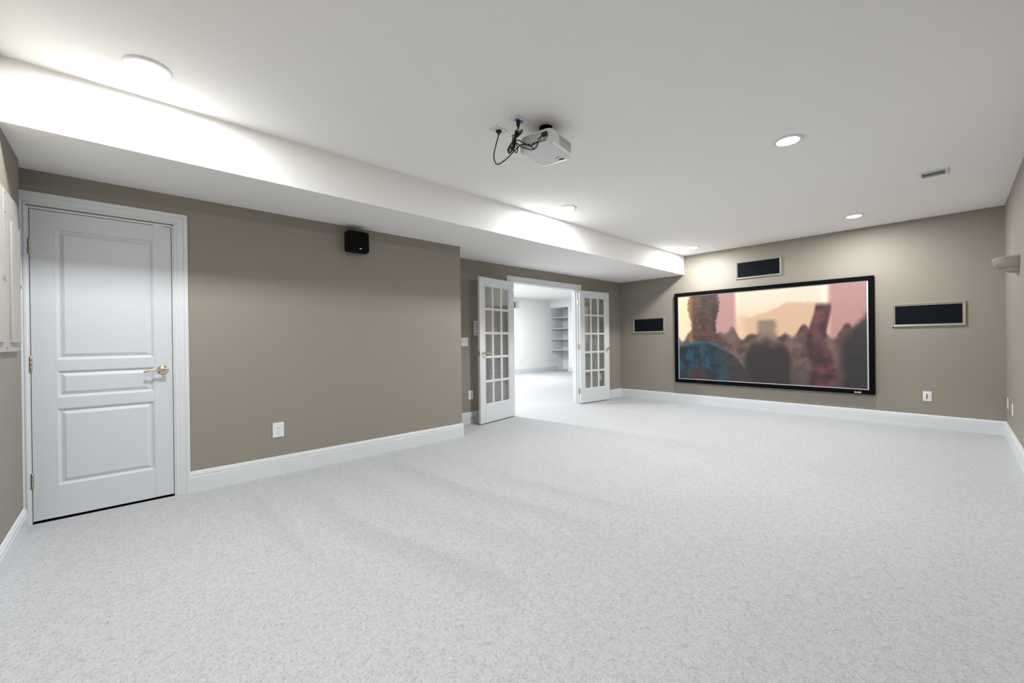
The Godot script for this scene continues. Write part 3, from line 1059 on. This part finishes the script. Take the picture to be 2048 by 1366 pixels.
# ------------------------------------------------------------------ sconce
func sconce() -> void:
	var o := base("wall_sconce", Vector3(0, 1.79, 1.37))
	tag(o, "taupe half-bowl wall sconce with ribbed rim on the right wall", "sconce")
	var st := mb()
	# half bowls opening upward, against the wall at x = 0: angles PI/2 .. 3PI/2 face the room
	var sq := Vector2(0.158, 0.18)
	var pr := [Vector2(0.94, 0.078), Vector2(1.0, 0.078), Vector2(1.0, 0.064), Vector2(0.965, 0.060), Vector2(0.965, 0.056), Vector2(0.985, 0.053), Vector2(0.98, 0.043), Vector2(0.945, 0.039), Vector2(0.945, 0.035), Vector2(0.965, 0.032), Vector2(0.955, 0.024), Vector2(0.925, 0.020), Vector2(0.87, 0.005), Vector2(0.78, -0.008), Vector2(0.66, -0.016), Vector2(0.60, -0.017)]
	pr.reverse()
	lathe(st, pr, 32, Transform3D(), true, PI / 2, 3 * PI / 2, sq)
	var inner := [Vector2(0.60, -0.012), Vector2(0.85, 0.010), Vector2(0.94, 0.078)]
	inner.reverse()
	lathe(st, inner, 32, Transform3D(), true, PI / 2, 3 * PI / 2, sq)
	obj("shade", st, M.taupe_trim, o)
	st = mb()
	lathe(st, [Vector2(0, -0.060), Vector2(0.30, -0.058), Vector2(0.42, -0.052), Vector2(0.52, -0.038), Vector2(0.60, -0.018), Vector2(0.60, -0.012)], 32, Transform3D(), true, PI / 2, 3 * PI / 2, sq)
	obj("lower_bowl", st, M.taupe_trim, o)
	st = mb()
	box(st, Vector3(-0.010, -0.062, -0.07), Vector3(0, 0.075, 0.07), 0.003)
	lathe(st, [Vector2(0, -0.092), Vector2(0.022, -0.085), Vector2(0.04, -0.062)], 16, Transform3D(), true, PI / 2, 3 * PI / 2, Vector2(0.3, 1.0))
	obj("back_plate", st, M.taupe_trim, o)


# ------------------------------------------------------------------ breaker panels
func breaker_panels() -> void:
	var list := [[-4.185, -3.770, -4.145, -3.900, "painted breaker panel next to the door, right of its twin"], [-3.755, -3.340, -3.695, -3.450, "painted breaker panel cut by the left edge of the photo"]]
	for e in list:
		var o := base("breaker_panel", Vector3(0, 0, ZR))
		tag(o, e[4], "electrical panel", "breaker panels on the rear wall")
		var st := mb()
		box(st, Vector3(e[0], 1.126, -0.014), Vector3(e[1], 1.985, 0), 0.004)
		obj("cover", st, M.panel_enamel, o)
		st = mb()
		box(st, Vector3(e[2], 1.177, -0.024), Vector3(e[3], 1.835, -0.0135), 0.002)
		var d := obj("door", st, M.panel_enamel, o)
		st = mb()
		box(st, Vector3(e[2] + 0.012, 1.485, -0.027), Vector3(e[2] + 0.030, 1.535, -0.0235), 0.001)
		box(st, Vector3(e[2] + 0.016, 1.492, -0.034), Vector3(e[2] + 0.026, 1.512, -0.0265), 0.002)
		obj("latch", st, M.chrome, d)
		for y in [1.15, 1.50, 1.86, 1.96]:
			st = mb()
			lathe(st, [Vector2(0, 0.002), Vector2(0.004, 0.0015), Vector2(0.006, 0)], 12, Transform3D(Basis(Vector3.RIGHT, Vector3(0, 0, -1), Vector3.UP), Vector3(e[1] - 0.03, y, -0.014)))
			obj("screw", st, M.slot_grey, o)


# ------------------------------------------------------------------ vent
func ceiling_vent() -> void:
	var o := base("ceiling_vent", Vector3(-0.526, H, 1.972))
	tag(o, "white rectangular ceiling air register near the screen wall", "vent")
	var hx := 0.075
	var hz := 0.085
	var prof := PackedVector2Array([Vector2(0, 0), Vector2(0, 0.010), Vector2(0.008, 0.011), Vector2(0.026, 0.004), Vector2(0.030, 0.0)])
	var P := [Vector3(-hx, 0, -hz), Vector3(hx, 0, -hz), Vector3(hx, 0, hz), Vector3(-hx, 0, hz)]
	var A := [Vector3.FORWARD, Vector3.RIGHT, Vector3.BACK, Vector3.LEFT]
	var st := mb()
	for i in 4: strip(st, P[i], P[(i + 1) % 4], A[i], Vector3.DOWN, prof, Vector2(-1, 0), Vector2(1, 0))
	obj("frame", st, M.plate_white, o)
	st = mb()
	box(st, Vector3(-hx, -0.002, -hz), Vector3(hx, -0.0005, hz))
	obj("duct", st, M.duct_grey, o)
	for k in 4:
		st = mb()
		var z := -hz + 0.012 + k * 0.0255 if k < 3 else hz - 0.012
		box(st, Vector3(-hx + 0.001, -0.001, -0.0145), Vector3(hx - 0.001, 0.001, 0.0145), 0.0004, Transform3D(Basis(Vector3.RIGHT, 0.22), Vector3(0, -0.0085, z)))
		obj("louver", st, M.plate_white, o)
	st = mb()
	tube(st, curve([Vector3(-0.048, -0.003, hz - 0.012), Vector3(-0.046, -0.012, hz - 0.022), Vector3(-0.046, -0.016, hz - 0.034)], 0.004), 0.0028, 8)
	obj("damper_lever", st, M.plate_white, o)


# ------------------------------------------------------------------ projector and its leads
func projector() -> void:
	var yaw := deg_to_rad(10.0)
	var yb := 2.438
	var at := Vector3(-2.35, yb, 5.208)
	var o := base("projector", at, Basis(Vector3.UP, yaw))
	tag(o, "white video projector hanging upside down from a black ceiling mount", "projector")
	var hx := 0.131
	var hz := 0.150
	var st := mb()
	stack(st, [[0.0, hx - 0.022, hz - 0.022, 0.03], [0.003, hx - 0.012, hz - 0.012, 0.034], [0.010, hx - 0.004, hz - 0.004, 0.036], [0.024, hx, hz, 0.036], [0.096, hx - 0.001, hz - 0.001, 0.036], [0.110, hx - 0.006, hz - 0.006, 0.034], [0.115, hx - 0.016, hz - 0.016, 0.03]])
	var body := obj("body", st, M.projector_white, o)
	# rear connector panel (faces the camera side)
	st = mb()
	box(st, Vector3(-hx + 0.036, 0.024, hz - 0.003), Vector3(hx - 0.030, 0.098, hz + 0.0008), 0.0008)
	var rear := obj("connector_panel", st, M.projector_grey, o)
	var ports := [[0.030, 0.036, 0.026, 0.010], [0.056, 0.036, 0.010, 0.007], [0.080, 0.036, 0.014, 0.007], [0.052, 0.060, 0.012, 0.012], [0.030, 0.060, 0.007, 0.007], [-0.006, 0.038, 0.016, 0.008], [-0.040, 0.042, 0.018, 0.008]]
	for p in ports:
		st = mb()
		box(st, Vector3(p[0] - p[2] / 2, p[1] - p[3] / 2, hz - 0.001), Vector3(p[0] + p[2] / 2, p[1] + p[3] / 2, hz + 0.0022), 0.0006)
		obj("port", st, M.black_plastic, rear)
	# exhaust grille on the visible side
	st = mb()
	box(st, Vector3(hx - 0.003, 0.034, -0.118), Vector3(hx + 0.0004, 0.096, 0.040), 0.0006)
	var ex := obj("exhaust_grille", st, M.grille_grey, o)
	st = mb()
	for k in 17:
		var z := -0.118 + 0.0097 * k
		box(st, Vector3(hx - 0.001, 0.034, z), Vector3(hx + 0.002, 0.096, z + 0.0035), 0.0004)
	box(st, Vector3(hx - 0.001, 0.050, -0.118), Vector3(hx + 0.0025, 0.0555, 0.040), 0.0004)
	box(st, Vector3(hx - 0.001, 0.031, -0.120), Vector3(hx + 0.0025, 0.0345, 0.042), 0.0004)
	box(st, Vector3(hx - 0.001, 0.0955, -0.120), Vector3(hx + 0.0025, 0.099, 0.042), 0.0004)
	tag(obj("grille_bars", st, M.projector_white, ex), "", "", "", "stuff")
	# underside: a lid seam, a release slot, a black foot and a paper label
	st = mb()
	box(st, Vector3(0.048, -0.0024, -0.106), Vector3(0.084, 0.0015, -0.090), 0.001)
	obj("front_foot", st, M.black_plastic, o)
	st = mb()
	box(st, Vector3(0.044, -0.0010, -0.062), Vector3(0.076, 0.001, -0.057), 0.0003)
	obj("release_slot", st, M.black_plastic, o)
	st = mb()
	box(st, Vector3(-0.085, -0.0010, -0.080), Vector3(0.020, 0.0008, 0.060), 0.0004)
	obj("lamp_cover", st, M.projector_white, o)
	# lens looking at the screen
	st = mb()
	lathe(st, [Vector2(0, 0.004), Vector2(0.020, 0.006), Vector2(0.022, 0.016), Vector2(0.030, 0.018), Vector2(0.033, 0.010), Vector2(0.034, -0.004)], 28, Transform3D(Basis(Vector3.RIGHT, Vector3.FORWARD, Vector3.UP), Vector3(-0.06, 0.054, -hz)))
	obj("lens", st, M.black_plastic, o)
	# mount
	st = mb()
	var top := H - yb
	lathe(st, [Vector2(0.0, 0.120), Vector2(0.030, 0.120), Vector2(0.040, 0.126), Vector2(0.062, 0.130), Vector2(0.070, 0.138), Vector2(0.070, 0.158), Vector2(0.062, 0.166), Vector2(0.030, 0.172), Vector2(0.026, top - 0.012), Vector2(0.045, top - 0.006), Vector2(0.046, top - 0.0005), Vector2(0, top - 0.0005)], 32)
	for a in [0.6, 2.3, 3.9, 5.4]:
		var d := Vector3(cos(a), 0, sin(a))
		tube(st, PackedVector3Array([d * 0.02 + Vector3(0, 0.126, 0), d * 0.080 + Vector3(0, 0.123, 0), d * 0.088 + Vector3(0, 0.112, 0)]), 0.007, 8)
	obj("ceiling_mount", st, M.black_satin, o)

	# power lead: from the ceiling plate down in a long loop to the back of the projector
	var p := base("power_cable", Vector3.ZERO)
	tag(p, "black cord sagging in a wide loop from the first ceiling plate to the projector", "cord")
	st = mb()
	var lead := curve([Vector3(-2.594, 2.622, 5.432), Vector3(-2.604, 2.592, 5.430), Vector3(-2.647, 2.521, 5.424), Vector3(-2.660, 2.474, 5.421), Vector3(-2.645, 2.427, 5.417), Vector3(-2.613, 2.413, 5.413), Vector3(-2.540, 2.426, 5.410), Vector3(-2.464, 2.449, 5.413), Vector3(-2.396, 2.468, 5.415), Vector3(-2.363, 2.464, 5.408), Vector3(-2.325, 2.450, 5.390), Vector3(-2.308, 2.462, 5.372), Vector3(-2.304, 2.474, 5.360)], 0.01)
	tube(st, lead, 0.0042, 10)
	obj("cord", st, M.rubber, p)
	st = mb()
	lathe(st, [Vector2(0, -0.030), Vector2(0.006, -0.030), Vector2(0.008, -0.018), Vector2(0.020, -0.010), Vector2(0.022, -0.0005), Vector2(0, -0.0005)], 20, Transform3D(Basis(), Vector3(-2.593, H - 0.0065, 5.432)))
	obj("plug", st, M.rubber, p)

	# video lead: plug, tied coil, tail to the back of the projector
	var v := base("video_cable", Vector3.ZERO)
	tag(v, "black cable tied in a tangled coil under the blue ceiling jack", "cable")
	st = mb()
	lathe(st, [Vector2(0, -0.052), Vector2(0.005, -0.052), Vector2(0.0075, -0.036), Vector2(0.013, -0.030), Vector2(0.0145, -0.0005), Vector2(0, -0.0005)], 16, Transform3D(Basis(), Vector3(-2.410, H - 0.0065, 5.418)), true, 0.0, TAU, Vector2(1.15, 0.75))
	obj("plug", st, M.rubber, v)
	st = mb()
	tube(st, curve([Vector3(-2.412, 2.584, 5.418), Vector3(-2.413, 2.566, 5.422), Vector3(-2.418, 2.540, 5.424), Vector3(-2.436, 2.508, 5.425)], 0.01), 0.0038, 10)
	tube(st, curve([Vector3(-2.449, 2.500, 5.430), Vector3(-2.410, 2.481, 5.430), Vector3(-2.363, 2.440, 5.425), Vector3(-2.316, 2.416, 5.414), Vector3(-2.281, 2.403, 5.408), Vector3(-2.260, 2.413, 5.403), Vector3(-2.250, 2.437, 5.397), Vector3(-2.240, 2.464, 5.392), Vector3(-2.230, 2.481, 5.386), Vector3(-2.226, 2.490, 5.376), Vector3(-2.226, 2.494, 5.368)], 0.01), 0.0038, 10)
	tube(st, curve([Vector3(-2.430, 2.505, 5.435), Vector3(-2.395, 2.496, 5.432), Vector3(-2.360, 2.472, 5.428), Vector3(-2.301, 2.429, 5.410), Vector3(-2.283, 2.410, 5.404)], 0.01), 0.0038, 10)
	obj("cord", st, M.rubber, v)
	st = mb()
	var r := RandomNumberGenerator.new()
	r.seed = 4
	# long loops that all pass through the tie: [upper end, lower end, half width]
	var loops := [[Vector3(-2.418, 2.574, 5.428), Vector3(-2.497, 2.443, 5.425), 0.013], [Vector3(-2.446, 2.553, 5.432), Vector3(-2.480, 2.447, 5.435), 0.017],
		[Vector3(-2.350, 2.548, 5.438), Vector3(-2.455, 2.452, 5.440), 0.020], [Vector3(-2.384, 2.552, 5.420), Vector3(-2.420, 2.424, 5.432), 0.014],
		[Vector3(-2.405, 2.562, 5.444), Vector3(-2.440, 2.440, 5.446), 0.011], [Vector3(-2.430, 2.560, 5.416), Vector3(-2.490, 2.455, 5.440), 0.010]]
	var tie := Vector3(-2.440, 2.511, 5.428)
	for L in loops:
		var loop := []
		var side: Vector3 = (L[0] - L[1]).normalized().cross(Vector3(0, 0, 1)).normalized()
		for j in 17:
			var t := TAU * j / 16.0
			var mid := tie + r.randf_range(-1, 1) * Vector3(0.003, 0.003, 0.003)
			var along: Vector3 = L[0] - tie if cos(t) > 0.0 else tie - L[1]
			loop.append(mid + along * cos(t) * 0.98 + side * sin(2.0 * t) * L[2] + Vector3(0, 0, sin(t) * 0.008))
		tube(st, curve(loop, 0.008), 0.0036, 8)
	obj("coil", st, M.rubber, v)
	st = mb()
	lathe(st, [Vector2(0.013, -0.010), Vector2(0.0155, -0.008), Vector2(0.0155, 0.008), Vector2(0.013, 0.010)], 16, Transform3D(Basis(Vector3.BACK, -0.5), Vector3(-2.440, 2.511, 5.428)))
	obj("cable_tie", st, M.rubber, v)
	st = mb()
	box(st, Vector3(-0.022, -0.014, 0.004), Vector3(0.022, 0.012, 0.024), 0.004, Transform3D(Basis(Vector3.UP, yaw), Vector3(-2.230, 2.502, 5.344)))
	obj("connector", st, M.rubber, v)


# ------------------------------------------------------------------ outlets, switches, small plates
func plate(called: String, label: String, category: String, group: String, at: Vector3, right: Vector3, out: Vector3, w: float, h: float, up := Vector3.UP) -> Node3D:
	# local x = right, y = up, z = out of the wall
	var o := base(called, at, Basis(right, up, out))
	tag(o, label, category, group)
	var st := mb()
	box(st, Vector3(-w / 2, -h / 2, 0), Vector3(w / 2, h / 2, 0.006), 0.0028)
	obj("plate", st, M.plate_white, o)
	return o


func duplex(o: Node3D) -> void:
	for s in [-1.0, 1.0]:
		var st := mb()
		var y: float = s * 0.0195
		lathe(st, [Vector2(0, 0.0078), Vector2(0.0155, 0.0076), Vector2(0.017, 0.0058)], 24, Transform3D(Basis(Vector3.RIGHT, Vector3.BACK, Vector3.DOWN), Vector3(0, y, 0)), true, 0.0, TAU, Vector2(1.0, 0.84))
		var rc := obj("receptacle", st, M.plate_white, o)
		st = mb()
		box(st, Vector3(-0.0075, y + 0.001, 0.0068), Vector3(-0.0052, y + 0.009, 0.0082))
		box(st, Vector3(0.0052, y + 0.002, 0.0068), Vector3(0.0075, y + 0.009, 0.0082))
		lathe(st, [Vector2(0, 0.0082), Vector2(0.0026, 0.0082), Vector2(0.0026, 0.0068)], 10, Transform3D(Basis(Vector3.RIGHT, Vector3.BACK, Vector3.DOWN), Vector3(0, y - 0.0065, 0)))
		obj("slots", st, M.slot_grey, rc)
	var st2 := mb()
	lathe(st2, [Vector2(0, 0.0075), Vector2(0.0025, 0.0070), Vector2(0.003, 0.0058)], 10, Transform3D(Basis(Vector3.RIGHT, Vector3.BACK, Vector3.DOWN), Vector3.ZERO))
	obj("screw", st2, M.badge_silver, o)


func plates() -> void:
	var g := "power outlets on the media room walls"
	duplex(plate("power_outlet", "white duplex outlet low on the wall between door and corner", "outlet", g, Vector3(XA, 0.393, 6.384), Vector3.FORWARD, Vector3.RIGHT, 0.090, 0.130))
	duplex(plate("power_outlet", "white duplex outlet left of the open glazed door's edge", "outlet", g, Vector3(XB, 0.401, 3.826), Vector3.FORWARD, Vector3.RIGHT, 0.082, 0.124))
	duplex(plate("power_outlet", "white duplex outlet seen through the folded-open right glazed door", "outlet", g, Vector3(XB, 0.44, 0.70), Vector3.FORWARD, Vector3.RIGHT, 0.082, 0.124))
	duplex(plate("power_outlet", "white duplex outlet low on the sconce wall, nearer the camera", "outlet", g, Vector3(0, 0.388, 0.765), Vector3.BACK, Vector3.LEFT, 0.090, 0.124))
	plate("power_outlet", "small white outlet on the far wall of the next room", "outlet", "", Vector3(XF, 0.39, -3.0), Vector3.FORWARD, Vector3.RIGHT, 0.085, 0.125)
	var st := mb()
	# blank cover with its screws, next to the corner on the right wall
	var o := plate("cover_plate", "thin white cover plate on the sconce wall closest to the corner", "wall plate", "", Vector3(0, 0.396, 0.235), Vector3.BACK, Vector3.LEFT, 0.09, 0.118)
	for y in [-0.042, 0.042]:
		st = mb()
		lathe(st, [Vector2(0, 0.0072), Vector2(0.0025, 0.0068), Vector2(0.003, 0.0058)], 10, Transform3D(Basis(Vector3.RIGHT, Vector3.BACK, Vector3.DOWN), Vector3(0, y, 0)))
		obj("screw", st, M.badge_silver, o)
	# speaker-wire jack plate under the right-hand speaker
	o = plate("jack_plate", "white jack plate with grey connector strip right of the projection screen", "wall plate", "", Vector3(-0.641, 0.394, 0), Vector3.RIGHT, Vector3.BACK, 0.080, 0.122)
	st = mb()
	box(st, Vector3(-0.022, -0.036, 0.005), Vector3(0.022, 0.036, 0.0085), 0.001)
	var ins := obj("insert", st, M.plate_white, o)
	for k in 4:
		st = mb()
		lathe(st, [Vector2(0.0, 0.013), Vector2(0.0055, 0.013), Vector2(0.0065, 0.011), Vector2(0.007, 0.008)], 14, Transform3D(Basis(Vector3.RIGHT, Vector3.BACK, Vector3.DOWN), Vector3(-0.004, 0.023 - 0.0155 * k, 0)))
		obj("jack", st, M.slot_grey, ins)
	# switch plate behind the corner
	o = plate("switch_plate", "white two-gang switch plate at the wall corner by the glazed door", "light switch", "", Vector3(XB, 1.146, 3.921), Vector3.FORWARD, Vector3.RIGHT, 0.117, 0.122)
	for x in [-0.023, 0.023]:
		st = mb()
		box(st, Vector3(x - 0.006, -0.013, 0.0055), Vector3(x + 0.006, 0.013, 0.008), 0.001)
		box(st, Vector3(x - 0.004, -0.002, 0.007), Vector3(x + 0.004, 0.010, 0.0165), 0.0015)
		obj("toggle", st, M.plate_white, o)
		for y in [-0.03, 0.03]:
			st = mb()
			lathe(st, [Vector2(0, 0.0075), Vector2(0.0025, 0.0070), Vector2(0.0032, 0.0058)], 10, Transform3D(Basis(Vector3.RIGHT, Vector3.BACK, Vector3.DOWN), Vector3(x, y, 0)))
			obj("screw", st, M.slot_grey, o)
	# intercom / keypad half hidden by the left leaf
	o = base("wall_keypad", Vector3(XB, 1.339, 3.690), Basis(Vector3.FORWARD, Vector3.UP, Vector3.RIGHT))
	tag(o, "white wall control panel half hidden behind the left glazed door", "control panel")
	st = mb()
	box(st, Vector3(-0.080, -0.103, 0), Vector3(0.080, 0.103, 0.028), 0.005)
	obj("housing", st, M.plate_white, o)
	st = mb()
	box(st, Vector3(-0.064, -0.040, 0.0275), Vector3(0.064, 0.088, 0.0295), 0.001)
	obj("speaker_grille", st, M.projector_grey, o)
	for k in 4:
		st = mb()
		box(st, Vector3(-0.062 + k * 0.033, -0.082, 0.0275), Vector3(-0.042 + k * 0.033, -0.062, 0.0310), 0.001)
		obj("button", st, M.slot_grey, o)
	# spring door stop on the baseboard behind the leaf
	o = base("door_stop", Vector3(XB + 0.0155, 0.092, 3.835))
	tag(o, "dark little spring door stop on the baseboard behind the glazed door", "door stop")
	st = mb()
	lathe(st, [Vector2(0.011, 0), Vector2(0.011, 0.004), Vector2(0.006, 0.008), Vector2(0.006, 0.010)], 14, Transform3D(Basis(Vector3.DOWN, Vector3.RIGHT, Vector3.BACK), Vector3.ZERO))
	obj("base_cup", st, M.antique_brass, o)
	st = mb()
	var coil := PackedVector3Array()
	for k in 121: coil.append(Vector3(0.008 + 0.050 * k / 120.0, cos(TAU * k / 10.0) * 0.006 - 0.000004 * k * k * 0.02, sin(TAU * k / 10.0) * 0.006))
	tube(st, coil, 0.0013, 6)
	obj("spring", st, M.antique_brass, o)
	st = mb()
	lathe(st, [Vector2(0.0, 0.072), Vector2(0.006, 0.071), Vector2(0.008, 0.066), Vector2(0.008, 0.056), Vector2(0, 0.056)], 14, Transform3D(Basis(Vector3.DOWN, Vector3.RIGHT, Vector3.BACK), Vector3.ZERO))
	obj("tip", st, M.rubber, o)
	# ceiling plates behind the projector
	o = plate("ceiling_plate", "white ceiling plate where the wide-looped cord plugs in", "wall plate", "", Vector3(-2.592, H, 5.432), Vector3.RIGHT, Vector3.DOWN, 0.074, 0.118, Vector3.FORWARD)
	st = mb()
	box(st, Vector3(-0.017, -0.034, 0.0055), Vector3(0.017, 0.034, 0.0072), 0.0008)
	obj("insert", st, M.plate_white, o)
	o = plate("ceiling_plate", "white ceiling plate with the blue jack above the coiled cable", "wall plate", "", Vector3(-2.402, H, 5.416), Vector3.RIGHT, Vector3.DOWN, 0.076, 0.122, Vector3.FORWARD)
	st = mb()
	box(st, Vector3(-0.017, -0.034, 0.0055), Vector3(0.017, 0.034, 0.0072), 0.0008)
	obj("jack", st, M.jack_blue, o)
